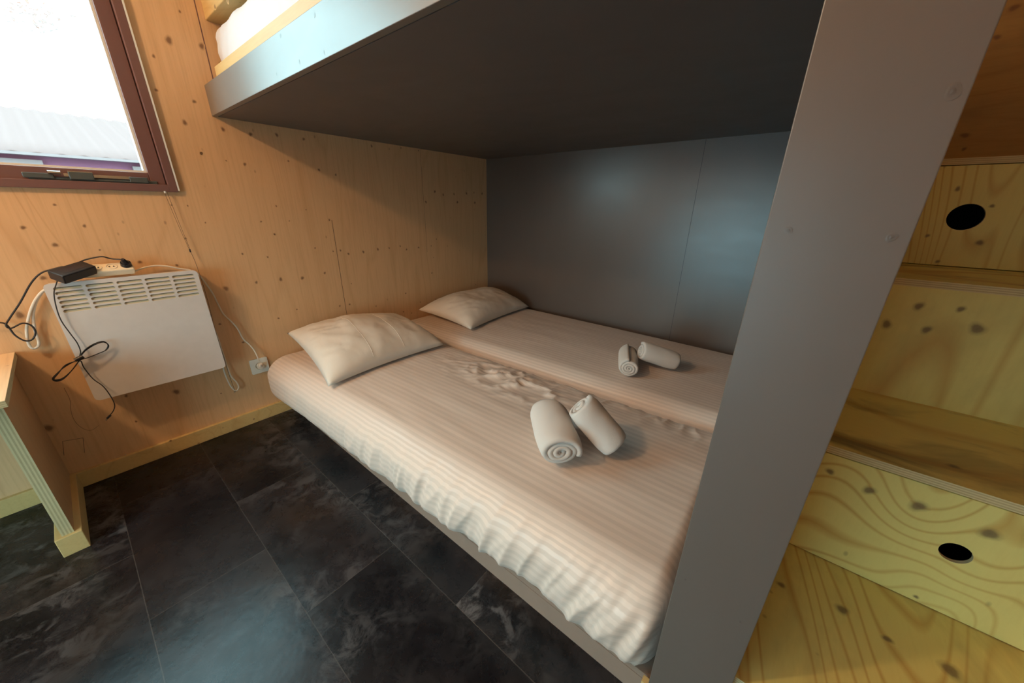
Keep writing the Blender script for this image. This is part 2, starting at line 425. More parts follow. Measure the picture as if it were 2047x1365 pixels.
# panel joints and a small cut-out patch: hair-thin dark grooves, second material
def groove(bm, a, b, wd=.0009, mi=1, nrm=(0, -1, 0)):
    a, b, nrm = Vector(a), Vector(b), Vector(nrm); d = (b-a).normalized(); sd = d.cross(nrm).normalized()*wd
    obox(bm, (a+b)/2, (b-a)/2, sd, nrm*.0004, mi)
groove(bm, V(.888, YW, -.075), V(.888, YW, -1)); groove(bm, V(1.47, YW, .31), V(1.47, YW, -.28), .0005)
groove(bm, V(.525, YW, ZC), V(.525, YW, .425), .002, 2)
pa = [onm(*p, 1, YW) for p in ((125, 882), (166, 875), (169, 905), (128, 910))]
for i in (0, 1, 3): groove(bm, pa[i], pa[(i+1) % 4], .0006)
struct('wall_left', bm, [M_WALL, M_SEAL, M_FRAME])
# back wall: grey board behind the bed, plywood elsewhere
bm = new(); ub(bm, (XB, .03, -1), (XB+.1, YW, .33)); groove(bm, V(XB, .487, .31), V(XB, .487, -.8), .0008, 1, (-1, 0, 0))
struct('wall_back', bm, [M_GREYW, M_SEAL])
bm = new(); ub(bm, (XB, YR-.1, -1), (XB+.1, .03, ZC)); ub(bm, (XB, .03, .33), (XB+.1, YW, ZC))
knots(bm, k1([(965, 60, 13, .8), (830, 290, 10, .8), (580, 1055, 13, .7), (573, 1162, 6)], 3.9, 1780, 0), 0, XB, (-1, 0, 0))
struct('wall_back_plywood', bm, M_PLYH)
bm = new(); ub(bm, (DX-.1, YR-.1, -1), (XB+.1, YR, ZC)); struct('wall_right', bm, M_WALL)
bm = new()
ub(bm, (DX-.1, YR, -1), (DX, DY0, ZC)); ub(bm, (DX-.1, DY1, -1), (DX, YW, ZC)); ub(bm, (DX-.1, DY0, DZ1), (DX, DY1, ZC)); ub(bm, (DX-.1, DY0, -1), (DX, DY1, DZ0))
struct('wall_front', bm, M_WALL)
# glazed door behind the camera
dr = bpy.data.objects.new('door_1', None); C.objects.link(dr); dr.location = V(DX, (DY0+DY1)/2, -1); dr['kind'] = 'structure'
bm = new()
for a, b in (((DY0, DZ0), (DY0+.05, DZ1)), ((DY1-.05, DZ0), (DY1, DZ1)), ((DY0+.05, DZ0), (DY1-.05, DZ0+.06)), ((DY0+.05, DZ1-.05), (DY1-.05, DZ1))):
    ub(bm, (DX-.07, a[0], a[1]), (DX-.03, b[0], b[1]))
obj('door_frame', bm, M_FRAME, dr)
bm = new(); ub(bm, (DX-.052, DY0+.05, DZ0+.06), (DX-.048, DY1-.05, DZ1-.05)); obj('pane', bm, M_GLASS, dr)
# baseboard
bm = new(); ub(bm, (DX, YW-.016, -1), (XB, YW, -.938))
knots(bm, k1([(1540, 1175, 4), (1035, 1308, 4), (1205, 1322, 4)], 3.0333, 0, 450), 1, YW-.016, (0, -1, 0))
struct('baseboard_left', bm, M_TIMBER, bevel=.002)

# ------------------------------------------------------------------ window
wd = bpy.data.objects.new('window_1', None); C.objects.link(wd); wd.location = V((WX0+WX1)/2, YW, WZ0); wd['kind'] = 'structure'
def ring(bm, x0, x1, z0, z1, wdt, y0, y1, mi=0):
    ub(bm, (x0, y0, z0), (x0+wdt, y1, z1), mi); ub(bm, (x1-wdt, y0, z0), (x1, y1, z1), mi)
    ub(bm, (x0+wdt, y0, z0), (x1-wdt, y1, z0+wdt), mi); ub(bm, (x0+wdt, y0, z1-wdt), (x1-wdt, y1, z1), mi)
bm = new(); ring(bm, WX0, WX1, WZ0, WZ1, .024, YW-.012, YW+.10); obj('window_frame', bm, M_FRAME, wd, bevel=.0015)
bm = new(); ub(bm, (WX1, YW-.012, WZ0+.004), (WX1+.005, YW, WZ1)); obj('lit_edge_strip', bm, M_BEAD, wd)['label'] = 'thin pale strip painted as the lit side of the frame edge'  # strip coloured pale to stand for light on the frame's side edge
bm = new(); ring(bm, WX0+.026, WX1-.026, WZ0+.022, WZ1-.026, .040, YW+.006, YW+.07); sash = obj('sash', bm, M_FRAME, wd, bevel=.002)
bm = new(); ring(bm, WX0+.022, WX1-.022, WZ0+.020, WZ1-.022, .006, YW+.012, YW+.06); obj('gasket', bm, M_SEAL, wd)
bm = new(); ring(bm, WX0+.064, WX1-.064, WZ0+.060, WZ1-.064, .009, YW+.022, YW+.055); obj('glazing_bead', bm, M_BEAD, sash)  # pale bead, widened to draw in the bright sill reflection as well
bm = new(); ub(bm, (WX0+.06, YW+.040, WZ0+.06), (WX1-.06, YW+.044, WZ1-.06)); obj('pane', bm, M_GLASS, sash)
# friction stay along the sash's bottom rail
bm = new(); YS = YW+.004
p0, p1 = on(45, 351, 1, YS), on(292, 364, 1, YS)
ub(bm, (p0.x+.01, YS-.003, .058), (p1.x+.030, YS+.004, .070)); ub(bm, (p0.x, YS-.010, .064), (p0.x+.062, YS-.002, .079))
ub(bm, (.068, YS-.014, .064), (.122, YS-.003, .086)); ub(bm, (.205, YS-.010, .062), (.252, YS-.003, .080)); ub(bm, (p0.x+.05, YS-.006, .062), (.25, YS-.002, .068))
obj('window_stay', bm, M_GUN, wd, bevel=.002)
bm = new(); cyl(bm, V(.040, YS-.012, .081), (1, 0, 0), .007, .015); ub(bm, (.058, YS-.008, .072), (.21, YS-.003, .081)); ub(bm, (.068, YS-.0135, .0862), (.122, YS-.0032, .0885)); obj('stay_rod', bm, M_STEEL, wd)

# ------------------------------------------------------------------ outside
bm = new(); box(bm, (-40, -40, -.35), (40, 60, -.30)); g = obj('ground', bm, M_GROUND); g['kind'] = 'structure'
bm = new()                                              # long shed with a corrugated roof, seen through the window
sy0, sy1, ze, zr = 6.0, 8.2, .462, 1.09
n = 420; x0s, x1s = -4.5, 3.2; prev = None
for i in range(n+1):
    x = x0s+(x1s-x0s)*i/n; dz = .010*sin(i*pi/4.0+.4)
    cur = [bm.verts.new(V(x, sy0-.12+(sy1-sy0+.12)*q/5, ze-.04+(zr-ze+.04)*q/5+dz)) for q in range(6)]
    cur2 = [bm.verts.new(v.co-Vector((0, 0, .02))) for v in cur]
    if prev:
        for q in range(5): bm.faces.new((prev[0][q], cur[q], cur[q+1], prev[0][q+1])); bm.faces.new((prev[1][q], prev[1][q+1], cur2[q+1], cur2[q]))
        bm.faces.new((prev[0][0], prev[1][0], cur2[0], cur[0]))
    prev = (cur, cur2)
shed = thing('shed', 'neighbouring shed with pale corrugated roof outside the window', 'shed', V(-.6, 6.0, -1.26))
obj('roof', bm, M_ROOF, shed, smooth=True)
bm = new(); ub(bm, (x0s+.1, sy0, -1.26), (x1s-.1, 9.5, ze-.05)); obj('wall', bm, M_MAROON, shed)
bm = new(); ub(bm, (x0s, sy0-.14, ze-.068), (x1s, sy0-.055, ze-.045)); obj('gutter', bm, M_OUTW, shed)
bm = new(); ub(bm, (-1.9, sy0-.05, -.4), (.08, sy0-.01, .36)); fr_ = obj('window_frame', bm, M_OUTW, shed)
bm = new(); ub(bm, (-1.8, sy0-.07, -.3), (-.01, sy0-.05, .27)); obj('pane', bm, M_TEAL, fr_)
bm = new(); ub(bm, (.70, sy0-.05, -1.26), (.82, sy0-.01, .36)); obj('corner_post', bm, M_OUTW, shed)
tr = thing('tree', 'overexposed pale green tree behind the shed roof', 'tree', V(-2.1, 12, -1.26))
bm = new(); tube(bm, [V(-2.1, 12, -1.26), V(-2.0, 12, 1), V(-1.6, 12.1, 3)], .14, 10, 4, taper=lambda t: 1-.6*t)
for e_ in ((-.2, 11.8, 3.8), (.6, 11.7, 3.6), (-2.7, 12.2, 3.6)): tube(bm, [V(-1.9, 12, 1.6), V((e_[0]-1.9)/2, 12, 2.8), V(*e_)], .05, 8, 4, taper=lambda t: 1-.7*t)
obj('trunk', bm, M_BARK, tr, smooth=True)
bm = new(); rn = random.Random(5)
cl = [(rn.uniform(-2.8, 1.0), rn.uniform(11.2, 12.6), rn.uniform(2.9, 4.4)) for _ in range(26)]
for i in range(1500):
    c_ = cl[i % len(cl)]; p = V(c_[0]+rn.gauss(0, .2), c_[1]+rn.gauss(0, .2), c_[2]+rn.gauss(0, .17))
    u = Vector((rn.gauss(0, 1), rn.gauss(0, 1), rn.gauss(0, 1))).normalized(); v = frame_of(u)[0]; s1, s2 = .07, .035
    q = [bm.verts.new(p+u*s1), bm.verts.new(p+v*s2), bm.verts.new(p-u*s1), bm.verts.new(p-v*s2), bm.verts.new(p+u.cross(v)*.012), ]
    bm.faces.new((q[0], q[1], q[4])); bm.faces.new((q[1], q[2], q[4])); bm.faces.new((q[2], q[3], q[4])); bm.faces.new((q[3], q[0], q[4]))
o = obj('foliage', bm, M_LEAF, tr); o['kind'] = 'stuff'

# ------------------------------------------------------------------ grey post, partition, bunk
XP = .488; PY0, PY1 = -.148*XP, .0815*XP
t_ = thing('post', 'wide grey painted vertical post in the foreground, between bed and stairs', 'post', V(XP+.015, (PY0+PY1)/2, -1))
bm = new(); ub(bm, (XP, PY0, -1), (XP+.0155, PY1, ZC))
knots(bm, [(1577, 460, 2.5), (1782, 474, 3), (1370, 1158, 2), (1480, 1243, 2), (1905, 183, 4)], 0, XP, (-1, 0, 0))
obj('post_board', bm, M_GREY, t_, bevel=.0012)
bm = new(); ub(bm, (XP+.017, PY1-.010, -1), (XP+.030, PY1+.014, -.90)); obj('edge_strip', bm, M_TIMBER, t_)['label'] = 'raw wood strip at the foot of the post'
bm = new(); ub(bm, (XP+.031, 0.0, -1), (XB-.001, .030, .311)); o = obj('partition_panel', bm, M_GREYW, base=V(1.2, .015, -1))
tag(o, 'grey partition board closing the foot of the bed beside the post', 'partition')
bk = thing('bunk_bed', 'grey painted upper bunk platform over the double bed', 'bunk bed', V(1.2, .95, .31))
FX = .492
bm = new(); ub(bm, (FX+.02, PY0+.002, .312), (XB, YW, .330)); obj('underside_panel', bm, M_GREYD, bk)
bm = new(); ub(bm, (FX, PY1+.001, .312), (FX+.018, YW, .412))
knots(bm, k1([(595, 235, 3), (570, 488, 3), (720, 408, 3), (882, 345, 3), (820, 100, 3)], 3.302, 380, 0), 0, FX, (-1, 0, 0))
obj('front_board', bm, mat_grey('grey_paint_satin_front', (.15, .142, .130), .33, 2), bk, bevel=.0012)
bm = new(); ub(bm, (FX+.022, PY1+.001, .405), (FX+.040, YW-.085, .458)); obj('edge_lipping', bm, M_TIMBER, bk)['label'] = 'bare wood strip behind the front board'
bm = new(); ub(bm, (FX+.042, 0, .330), (XB, YW, .425)); obj('slat_deck', bm, M_TIMBER, bk)
bm = new(); ub(bm, (.545, .05, .622), (.600, YW, .705))
knots(bm, [(430, 14, 7), (455, 2, 6)], 0, .545, (-1, 0, 0)); obj('guard_rail', bm, M_TIMBER, bk, bevel=.003)

# ------------------------------------------------------------------ rounded mattress with fitted sheet
def rounded_mattress(bm, q, z0, z1, r, nx, ny, nz, disp):
    """q = ((xa,xb) at y head, (xa,xb) at y foot, yhead, yfoot), metres; disp(p, n, s, t, w)->offset"""
    (xa, xb), (xc, xd), yh, yf = q
    lay = bm.verts.layers.float.new('arc')
    L = abs(yh-yf); Wd = ((xb-xa)+(xd-xc))/2; H = z1-z0; cache = {}
    def vert(i, j, k):
        key = (i, j, k)
        if key in cache: return cache[key]
        p = Vector((i/nx*Wd, j/ny*L, k/nz*H))
        ry, rz = min(r, .052), r*.9
        c = Vector((min(max(p.x, r), Wd-r), min(max(p.y, ry), L-ry), min(max(p.z, rz), H-rz)))
        d = p-c; d = Vector((d.x/r, d.y/ry, d.z/rz))
        nrm = d.normalized() if d.length > 1e-6 else Vector((0, 0, 0))
        m = max(abs(d.x), abs(d.y), abs(d.z))
        pp = c+Vector((nrm.x*r, nrm.y*ry, nrm.z*rz))*m if m > 1e-9 else p
        s, t = pp.x/Wd, pp.y/L
        x0_ = xa+(xc-xa)*t; x1_ = xb+(xd-xb)*t
        wp = Vector((x0_+(x1_-x0_)*s, yh+(yf-yh)*t, z0+pp.z))
        nn = Vector((nrm.x, -nrm.y, nrm.z)); 
        wp += disp(wp, nn, s, t, pp.z/H)
        v = bm.verts.new(wp); arc = p.x
        if k < nz: arc = (k/nz*H-H) if i == 0 else arc
        v[lay] = arc; cache[key] = v; return v
    def face(a): bm.faces.new([vert(*x) for x in a])
    for i in range(nx):
        for j in range(ny):
            face([(i, j, 0), (i, j+1, 0), (i+1, j+1, 0), (i+1, j, 0)]); face([(i, j, nz), (i+1, j, nz), (i+1, j+1, nz), (i, j+1, nz)])
    for k in range(nz):
        for j in range(ny):
            face([(0, j, k), (0, j, k+1), (0, j+1, k+1), (0, j+1, k)]); face([(nx, j, k), (nx, j+1, k), (nx, j+1, k+1), (nx, j, k+1)])
        for i in range(nx):
            face([(i, 0, k), (i+1, 0, k), (i+1, 0, k+1), (i, 0, k+1)]); face([(i, ny, k), (i, ny, k+1), (i+1, ny, k+1), (i+1, ny, k)])
    bmesh.ops.recalc_face_normals(bm, faces=bm.faces)
def ridge(x): return (1-abs(x))**3
def disp_near(p, n, s, t, w):
    o = Vector((0, 0, 0)); y = p.y/S; x = p.x/S
    crown = .012*sin(pi*min(max(s, 0), 1))*sin(pi*min(max(t, 0), 1))
    if w > .5: o.z += crown
    side = max(0, 1-s/.12)**2                                # front flank
    lowk = exp(-((w-.42)/.40)**2)
    foot = min(1, max(0, (t-.25)/.35))
    a = p.y+p.z*(.35+.25*noise.noise(Vector((p.y*1.7, 0, 3))))
    f = ridge(fbm(a*8.5, p.z*1.6, 1.7, 2))+.55*ridge(fbm(a*19, p.z*2.2, 5.1, 2))
    o.x -= side*(.003+.017*foot)*(f-.5)*(.30+.70*lowk)
    o.x -= side*.012*sin(pi*max(0, min(1, w)))               # gentle belly
    if w < .45 and s < .2:
        k = (.45-w)/.45
        hem = .016*noise.noise(Vector((p.y*2.6, 2, 0)))+.006*noise.noise(Vector((p.y*9, 7, 0)))
        hem += -.024-.020*exp(-((y-.08)/.16)**2)+.010*exp(-((y-.36)/.06)**2)-.014*exp(-((y-.21)/.05)**2)
        o.z += k*hem
    if w > .6:
        o.z += .0030*fbm(x*7, y*1.3, 3, 3)+.0007*fbm(x*30, y*4, 9, 2)
        edge = 0; o.z += edge*.004*foot*(ridge(fbm((p.y+p.x*.9)*12, p.x*3, 4, 2))-.4)
        m = exp(-((x-1.04)/.10)**2-((y-.83)/.26)**2)
        o.z += m*.030*(ridge(fbm((x+y*.5)*10, (y-x)*5, 6, 3))-.35)
        m2 = exp(-((x-1.16)/.06)**2)*min(1, max(0, (1.25-y)/.4)); o.z += m2*.012*(ridge(fbm(y*11, x*6, 8, 2))-.5)-.010*m2
        # diagonal pull fold from the edge to the towel
    return o
def disp_far(p, n, s, t, w):
    o = Vector((0, 0, 0)); y = p.y/S; x = p.x/S
    if w > .5: o.z += .018*sin(pi*min(max(s, 0), 1))*sin(pi*min(max(t, 0), 1))
    if w > .6: o.z += .003*fbm(x*7, y*2, 13, 3)+.0012*fbm(x*14, y*2, 21, 2)
    return o
ZM0, ZM1 = -.915, -.688
yh, yf = (YW-.018)*S, .036*S
mt = thing('mattress', 'near mattress in a cream striped satin sheet at the open side of the bed', 'mattress', V(.85, .95, ZM0), 'mattresses side by side under the bunk')
bm = new(); rounded_mattress(bm, ((.448*S, 1.168*S), (.512*S, 1.252*S), yh, yf), (ZM0+1)*S, (ZM1+1)*S, .105, 100, 400, 26, disp_near)
obj('fitted_sheet', bm, M_SHEET, mt, smooth=True)
bm = new(); ub(bm, (.56, .12, ZM0+.012), (1.12, 1.80, ZM0+.12)); obj('mattress_core', bm, M_WHITE, mt)
m2 = thing('mattress', 'far mattress in a cream striped satin sheet against the grey back wall', 'mattress', V(1.62, .95, ZM0), 'mattresses side by side under the bunk')
bm = new(); rounded_mattress(bm, ((1.188*S, 2.032*S), (1.268*S, 2.032*S), yh, yf), (ZM0+1)*S, (ZM1+1.006)*S, .085, 80, 150, 12, disp_far)
obj('fitted_sheet', bm, M_SHEET, m2, smooth=True)
bm = new(); ub(bm, (1.33, .12, ZM0+.012), (1.97, 1.80, ZM0+.12)); obj('mattress_core', bm, M_WHITE, m2)
bp = thing('bed_platform', 'low taupe platform with a plain front board under the two mattresses', 'bed base', V(1.25, .95, -1))
bm = new(); ub(bm, (.530, .055, -1), (.546, YW-.017, ZM0-.022)); obj('front_board', bm, M_TAUPE, bp)
bm = new(); ub(bm, (.530, .034, ZM0-.020), (XB-.002, YW-.017, ZM0-.002)); obj('deck', bm, M_TAUPE, bp)
# upper bunk mattress
def disp_up(p, n, s, t, w):
    side = max(0, 1-s/.1); return Vector((-side*(.007*ridge(fbm(p.y*11+p.z*5, p.z*4, 0, 3))+.008*sin(pi*max(0, min(1, w)))), 0, .004*fbm(p.x*5, p.y*4, 1, 2)))
um = thing('mattress', 'white sheeted mattress on the upper bunk behind the front board', 'mattress', V(1.2, .95, .43))
bm = new(); rounded_mattress(bm, ((.553*S, 1.3*S), (.553*S, 1.3*S), (YW-.03)*S, .05*S), 1.428*S, 1.60*S, .05, 40, 130, 12, disp_up)
obj('fitted_sheet', bm, M_UPSHEET, um, smooth=True)

# ------------------------------------------------------------------ pillows
def pillow(label, corners, thick, seed, seams=()):
    """corners A(left head) B(left front) C(right front) D(right back) in survey units at the seam height"""
    A, B, Cc, D = [V(*c) for c in corners]
    ctr = (A+B+Cc+D)/4; t_ = thing('pillow', label, 'pillow', Vector((ctr.x, ctr.y, min(B.z, Cc.z))), 'pillows at the head of the bed')
    bm = new(); N, Mv = 64, 48; top, bot = [], []
    nrm = (Cc-A).cross(D-B).normalized()
    if nrm.z < 0: nrm = -nrm
    def pt(i, j, sgn):
        u, v = i/N*2-1, j/Mv*2-1
        pin = .055*(1-v*v); pv = .075*(1-u*u)
        uu = u*(1-pin*(abs(u)**3)); vv = v*(1-pv*(abs(v)**3))
        a, b = (uu+1)/2, (vv+1)/2                           # a: left->right, b: front->back
        P = (B*(1-a)+Cc*a)*(1-b)+(A*(1-a)+D*a)*b
        th = ((1-abs(u)**2.6)*(1-abs(v)**2.4))
        th = max(th, 0)**.52
        h = th*thick*(1+.10*fbm(u*1.6+seed, v*1.6, seed, 2))
        wr = .0075*fbm(u*4.2+seed, v*2.0, seed+3, 3)*(1-.3*th)+.0085*(ridge(fbm(u*3.0+v*3.5, v*1.3-u, seed+8, 2))-.5)*(abs(u)**1.3+.15)
        n_ = .9*h+wr*th**.5 if sgn > 0 else -.10*h
        return P+nrm*n_
    for j in range(Mv+1):
        top.append([bm.verts.new(pt(i, j, 1)) for i in range(N+1)])
    for j in range(Mv+1):
        bot.append([top[j][i] if i in (0, N) or j in (0, Mv) else bm.verts.new(pt(i, j, -1)) for i in range(N+1)])
    for j in range(Mv):
        for i in range(N):
            bm.faces.new((top[j][i], top[j][i+1], top[j+1][i+1], top[j+1][i])); bm.faces.new((bot[j][i], bot[j+1][i], bot[j+1][i+1], bot[j][i+1]))
    o = obj('pillow_cover', bm, M_PILLOW, t_, smooth=True)
    for s_ in seams:                                        # stitched seam across the case
        i = int(s_*N); bm = new(); pts = [pt(i, j, 1)+nrm*.0004 for j in range(2, Mv-1, 2)]
        tube(bm, pts, .0011, 6, 2); obj('seam', bm, M_PILLOW, t_, smooth=True)
    return t_
pillow('larger near pillow leaning on the plywood wall at the open side of the bed',
       ((.565, 1.855, -.585), (.507, 1.335, -.672), (1.095, 1.325, -.664), (1.175, 1.865, -.645)), .140, 1.3, (.36, .64))
pillow('far pillow in the corner by the grey back wall',
       ((1.33, 1.86, -.63), (1.33, 1.375, -.655), (1.965, 1.43, -.66), (2.0, 1.865, -.625)), .140, 5.6)

# ------------------------------------------------------------------ rolled towels
def towel(label, c, yaw, length, rx, rz, turns, seed, pitch=0, flap=False, group='rolled towels on the near mattress'):
    ctr = V(*c); t_ = thing('rolled_towel', label, 'towel', Vector((ctr.x, ctr.y, ctr.z-rz)), group)
    d = Vector((cos(yaw)*cos(pitch), sin(yaw)*cos(pitch), sin(pitch))); u = Vector((-sin(yaw), cos(yaw), 0)); v = u.cross(-d) if False else d.cross(u)
    if v.z < 0: v = -v
    n = int(turns*30); th = .93*rx/(turns+.1); ins, outs = [], []
    def rad(a): return rx*(.10+.90*a/turns)
    bm = new(); NL = 22; rows = []
    for l in range(NL+1):
        q = l/NL; s_ = (q-.5)*length; e = 1-.10*abs(2*q-1)**6
        row_o, row_i = [], []
        for i in range(n+1):
            a = i/n*turns; ang = 2*pi*a+seed; r = rad(a); w_ = 1+.045*fbm(cos(ang)*1.5+seed, sin(ang)*1.5, q*3+a, 2)
            wob = 1+.09*noise.noise(Vector((a*2.7, seed, 0)))*(1-a/turns)**.3
            shift = .012*(noise.noise(Vector((a*1.3, seed*3, 4))))*(1 if q in (0, 1) else abs(2*q-1))
            for rr, lst in ((r*wob, row_o), (max(r*wob-th*.93, r*.12), row_i)):
                x, z = rr*cos(ang)*w_*e, rr*sin(ang)*w_*e*rz/rx
                if z < 0: z *= .93
                lst.append(bm.verts.new(ctr+d*(s_+shift*(1 if q > .5 else -1))+u*x+v*z))
        rows.append((row_o, row_i))
    for l in range(NL):
        (o0, i0), (o1, i1) = rows[l], rows[l+1]
        for i in range(n):
            bm.faces.new((o0[i], o0[i+1], o1[i+1], o1[i])); bm.faces.new((i0[i], i1[i], i1[i+1], i0[i+1]))
        bm.faces.new((o0[n], i0[n], i1[n], o1[n])); bm.faces.new((o0[0], o1[0], i1[0], i0[0]))
    for l in (0, NL):
        o0, i0 = rows[l]
        for i in range(n): bm.faces.new((o0[i], i0[i], i0[i+1], o0[i+1]))
    bmesh.ops.recalc_face_normals(bm, faces=bm.faces)
    o = obj('towel_roll', bm, M_TOWEL, t_, smooth=True)
    if flap:                                                # loose outer fold running down the side
        bm = new(); pr = []
        for l in range(19):
            q = l/18; s_ = (q-.5)*length*.97; row = []
            for k in range(7):
                a = -1.25+.13*k; f = 1.03+.16*sin(pi*k/6)*(.5+.6*q); 
                row.append(bm.verts.new(ctr+d*s_-u*rx*f*cos(a+.45)+v*rz*f*sin(a+.45)))
            row += [bm.verts.new(x.co-(x.co-ctr-d*s_)*.07) for x in row[::-1]]
            pr.append(row)
        m_ = len(pr[0])
        for a_, b_ in zip(pr, pr[1:]):
            for k in range(m_): bm.faces.new((a_[k], a_[(k+1) % m_], b_[(k+1) % m_], b_[k]))
        bm.faces.new(pr[0][::-1]); bm.faces.new(pr[-1]); bmesh.ops.recalc_face_normals(bm, faces=bm.faces)
        obj('loose_fold', bm, M_TOWEL, o, smooth=True)
ZT = ZM1+.012
ZT = -.677
towel('larger rolled cream towel on the near mattress, spiral end toward the camera', (.774, .461, ZT+.054), radians(45), .245, .077, .061, 3.6, -.28)
towel('slimmer rolled towel leaning against the right side of the larger near towel', (.845, .358, -.597), radians(106), .175, .064, .060, 3.3, .6, radians(43))
towel('rolled white towel on the far mattress, spiral end facing the camera', (1.455, .500, ZT+.045), radians(23), .225, .056, .052, 3.6, 4.0, 0, False, 'rolled towels on the far mattress')
towel('rolled white towel lying crosswise at the right on the far mattress', (1.527, .398, -.611), radians(126), .20, .058, .054, 3.2, 1.1, radians(17), False, 'rolled towels on the far mattress')

# ------------------------------------------------------------------ convector heater
YH = 1.82
hx0, hx1, hz0, hz1 = -.079, .298, -.662, -.246
ht = thing('convector_heater', 'flat white electric convector heater mounted on the plywood wall under the window', 'heater', V((hx0+hx1)/2, 1.86, hz0))
Wh, Hh = (hx1-hx0)*S, (hz1-hz0)*S
cxh, czh = (hx0+hx1)/2, (hz0+hz1)/2
holes = []
colw = [(-.061, .0), (.0072, .0705), (.0775, .1405), (.1475, .2145), (.2215, .284)]
for r_ in range(6):
    zz = -.2635-.0147*r_
    for a_, b_ in colw:
        cxx = ((a_+b_)/2-cxh)*S; cz = (zz-czh)*S; lw = (b_-a_)*S
        holes.append([(cxx+x, cz+y) for x, y in rrect(lw, .0088*S, .0042*S, 4)])
bm = plate(rrect(Wh, Hh, .016, 8), holes, .0014, lambda u, v, w_: Vector((cxh*S+u, YH*S+.0008-w_, (czh+1)*S+v)))
front = obj('front_panel', bm, M_HEAT, ht)
bm = new(); ub(bm, (hx0+.012, YH+.016, hz0+.004), (hx1-.010, YH+.058, hz1-.005))
for a, b in (((hx0+.004, hz0+.004), (hx0+.007, hz1-.004)), ((hx1-.007, hz0+.004), (hx1-.004, hz1-.004)), ((hx0+.007, hz1-.006), (hx1-.007, hz1-.003)), ((hx0+.007, hz0+.003), (hx1-.007, hz0+.006))):
    ub(bm, (a[0], YH+.0018, a[1]), (b[0], YH+.018, b[1]))
obj('casing', bm, M_HEAT, ht)
bm = new(); ub(bm, (-.068, YH+.011, -.345), (.290, YH+.0155, -.255)); obj('grille_recess', bm, mat_plain('shadowed_recess_brown', (.10, .07, .04), .8), ht)  # dark brown panel paints in the shade behind the slots
bm = new()
for r_ in range(6):
    zz = -.2635-.0147*r_
    for a_, b_ in colw:
        c_ = V((a_+b_)/2, YH+.0045, zz-.0022); obox(bm, c_, Vector(((b_-a_)*S/2+.002, 0, 0)), Vector((0, .0022, .0042)), Vector((0, -.0005, .0003)))
o = obj('louvre_slats', bm, M_CREAM, ht); o['label'] = 'cream inner slats behind the grille'
for x in (.0, .22):
    for z_ in (hz0+.06, hz1-.09):
        bm = new(); ub(bm, (x, YH+.058, z_), (x+.03, YW-.0005, z_+.03)); obj('wall_bracket', bm, M_HEAT, ht)

# ------------------------------------------------------------------ power strip, supply unit, plug
pr0, pr1 = on(186, 556, 1, 1.862), on(263, 546, 1, 1.862)
st = thing('power_strip', 'ivory power strip lying on top of the heater', 'power strip', V(.06, 1.862, hz1))
a_ = radians(32); ny, nz = Vector((0, cos(a_), sin(a_))), Vector((0, -sin(a_), cos(a_)))  # width and top axis
sc_ = V(.058, 1.856, hz1+.024); 
bm = new(); obox(bm, sc_, Vector((.088, 0, 0)), ny*.024, nz*.014); obj('strip_body', bm, M_STRIP, st, bevel=.005)
SX = [.118, .082, .046, .010]
for i, x in enumerate(SX):
    c_ = Vector((x*S, sc_.y, sc_.z))+nz*.0146
    bm = new(); u_ = Vector((1, 0, 0)); prev = None; R0, R1 = .0165, .0135
    for k in range(32):
        a1 = 2*pi*k/32; a2 = 2*pi*(k+1)/32
        P = [c_+R*(cos(t)*u_+sin(t)*ny)+nz*h for t in (a1, a2) for R, h in ((R0, 0), (R0-.001, .001), (R1, .001), (R1, 0))]
        vs = [bm.verts.new(p) for p in P]
        for q in range(3): bm.faces.new((vs[q], vs[q+1], vs[q+5], vs[q+4]))
    obj('socket_rim', bm, M_SOCK, st)
    bm = new()
    for sgn in (-1, 1): cyl(bm, c_+sgn*.006*u_+nz*.0008, nz, .0024, .0006, 12)
    obj('socket_hole', bm, M_DARK, st)
ps = thing('power_adapter', 'black laptop style power adapter lying on the heater and power strip', 'power adapter', onm(148, 552, 1, 1.835))
L_ = Vector((.82, .50, .20)).normalized(); W_ = Vector((-.42, .82, .38)); W_ = (W_-L_*W_.dot(L_)).normalized(); H_ = L_.cross(W_)
bm = new(); pc = onm(147, 544, 1, 1.826); obox(bm, pc, L_*.054, W_*.028, H_*.017); pb = obj('adapter_body', bm, M_BLACK, ps, bevel=.004)
bm = new(); obox(bm, pc+H_*.0172, L_*.034, W_*.015, H_*.0003); o = obj('adapter_sticker', bm, mat_plain('dark_red_sticker', (.022, .012, .013), .5), pb)
# schuko plug in the strip with its lead
pg = Vector((SX[0]*S, sc_.y, sc_.z))+nz*.016
bm = new(); cyl(bm, pg+nz*.006, nz, .0165, .007, 28, .0155); cyl(bm, pg+nz*.020+Vector((-.003, 0, 0)), nz+Vector((-.3, 0, 0)), .012, .010, 20, .006)
obj('plug', bm, M_BLACK, ps, smooth=False)
def cord(name, label, pts, r, mat, parent=None, base=None, cat='cable', group=None):
    bm = new(); tube(bm, pts, r, 8, 8)
    o = obj(name, bm, mat, parent, smooth=True, base=base)
    if not parent: tag(o, label, cat, group)
    return o
F = lambda x, y, yy: onm(x, y, 1, yy)
cord('mains_lead', '', [pg+nz*.028+Vector((-.006, 0, 0)), F(222, 517, 1.85), F(205, 513, 1.85), F(188, 515, 1.855), F(168, 520, 1.86), F(158, 526, 1.855), pc+L_*.03+W_*.02], .0026, M_CORD, ps)
